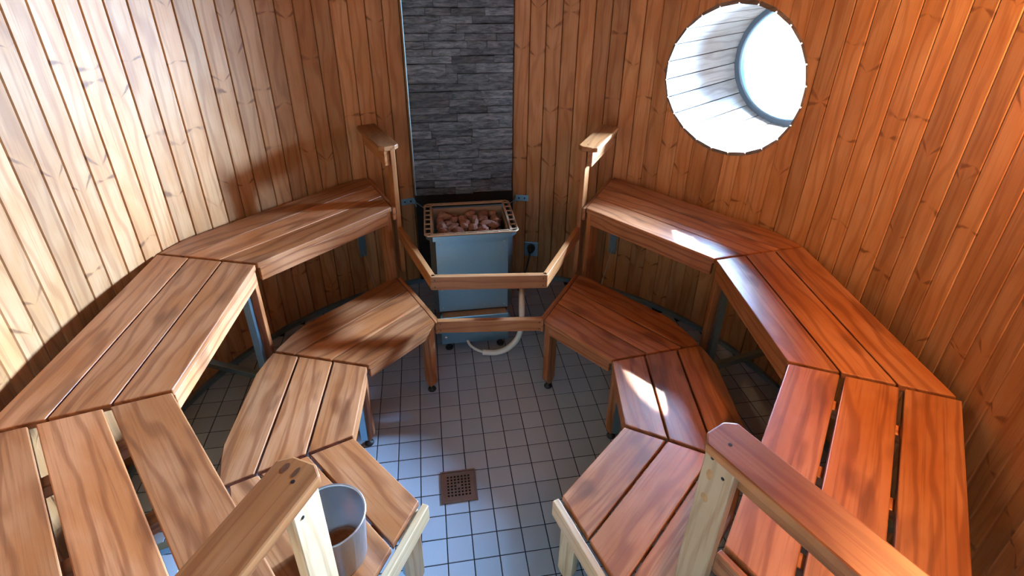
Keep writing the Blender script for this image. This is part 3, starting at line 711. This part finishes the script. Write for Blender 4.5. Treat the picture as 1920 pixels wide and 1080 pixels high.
link('cord', tube_bm(spline([oc-pol(10.5, 0.055)+Vector((0, 0, 0.01)), oc-pol(10.5, 0.08)+Vector((-0.01, 0, -0.05)), oc-pol(10.5, 0.10)+Vector((-0.03, 0, -0.14)), oc-pol(10.5, 0.20)+Vector((-0.06, 0, -0.21))], 6), 0.006, 8), M_BLACK, ou, None, 0, True)
for s, a0, lab in ((-1, -18.9, 'small galvanised bracket with two holes left of the slate panel foot'), (1, 7.9, 'small galvanised bracket with two holes right of the slate panel foot')):
    c = pol(a0, RW-0.004, 0.620 if s < 0 else 0.607); rt = tag(empty('steel_bracket', c), lab, 'bracket')
    m = frame(c, pol(a0+90, 1)); link('plate', box_bm(0.085, 0.004, 0.042), M_GALV, rt, m, 0.001)
    link('lip', box_bm(0.004, 0.055, 0.042), M_GALV, rt, frame(c-pol(a0, 0.026)+pol(a0+90, 1)*(-s*0.0405), pol(a0+90, 1)))
    for q in (-0.02, 0.018): link('bolt', lathe_bm([(0, 0.005), (0.005, 0.004), (0.006, 0)], 8), M_SCREW, rt, frame(c+pol(a0+90, 1)*q-pol(a0, 0.002), pol(a0+90, 1), -pol(a0, 1)))
    link('stay_wire', tube_bm([c-pol(a0, 0.05)+pol(a0+90, 1)*(-s*0.04)+Vector((0, 0, 0.01)), ht*(HX+s*0.215)+hn*(RD1+0.004)+Vector((0, 0, 0.70))], 0.002, 6), M_STEEL, rt)

# ------------------------------------------------------------------ floor drain
dc = Vector((-0.144, -0.104, 0)); dmx = Matrix.Translation(dc) @ Matrix.Rotation(GA, 4, 'Z'); S = 0.155
dr = tag(empty('floor_drain', dc), 'square brown metal drain grate with small square holes', 'drain')
bm = bmesh.new(); z = 0.0062
for a, b in ((S/2, S/2-0.008),):
    o_ = [(-a, -a), (a, -a), (a, a), (-a, a)]; i_ = [(-b, -b), (b, -b), (b, b), (-b, b)]
    vo0 = [bm.verts.new((*p, 0.0005)) for p in o_]; vo1 = [bm.verts.new((*p, z)) for p in o_]; vi1 = [bm.verts.new((*p, z)) for p in i_]; vi0 = [bm.verts.new((*p, 0.0005)) for p in i_]
    for X, Y in ((vo0, vo1), (vo1, vi1), (vi1, vi0)):
        for q in range(4): bm.faces.new((X[q], X[(q+1) % 4], Y[(q+1) % 4], Y[q]))
link('frame', bm, M_DRAIN, dr, dmx)
bm = bmesh.new(); N = 7; hole = 0.0085; pitch = 0.0152; ed = S/2-0.0095
xs = [-ed]+[v for q in range(N) for v in ((q-3)*pitch-hole/2, (q-3)*pitch+hole/2)]+[ed]; gv = {}
def gvx(i, j, zz):
    if (i, j, zz) not in gv: gv[(i, j, zz)] = bm.verts.new((xs[i], xs[j], zz if 0 < i < len(xs)-1 and 0 < j < len(xs)-1 else zz-0.0012))
    return gv[(i, j, zz)]
for i in range(len(xs)-1):
    for j in range(len(xs)-1):
        if i % 2 == 1 and j % 2 == 1 and not (i == 7 and j == 7): continue
        bm.faces.new((gvx(i, j, 0.0055), gvx(i+1, j, 0.0055), gvx(i+1, j+1, 0.0055), gvx(i, j+1, 0.0055)))
gr_ = link('grate', bm, M_DRAIN, dr, dmx); so = gr_.modifiers.new('thick', 'SOLIDIFY'); so.thickness = 0.0022
link('sump', box_bm(S-0.02, S-0.02, 0.0012), M_DARK, dr, dmx @ Matrix.Translation((0, 0, 0.0014)))

# ------------------------------------------------------------------ bucket
M_REFLECT = plain('reflection_brown', (0.42, 0.13, 0.035), 0.35, 0.3, var=0.5, sc=120.0)
bc = Vector((-0.470, -0.662, HL)); bk = tag(empty('water_bucket', bc), 'round stainless steel bucket half hidden behind the left near handrail', 'bucket')
bm = lathe_bm([(0, 0.0), (0.080, 0.0), (0.086, 0.006), (0.100, 0.185), (0.103, 0.187), (0.103, 0.190), (0.098, 0.190), (0.0975, 0.184), (0.083, 0.008), (0, 0.006)], 48)
link('pail', bm, M_STEEL, bk, Matrix.Translation(bc), 0, True)
link('reflection_disc', lathe_bm([(0, 0.046), (0.045, 0.045), (0.066, 0.036), (0.072, 0.0095)], 32), M_REFLECT, bk, Matrix.Translation(bc+Vector((0.012, 0.0, 0))), 0, True)  # orange wood's reflection in the bucket, painted as a brown disc
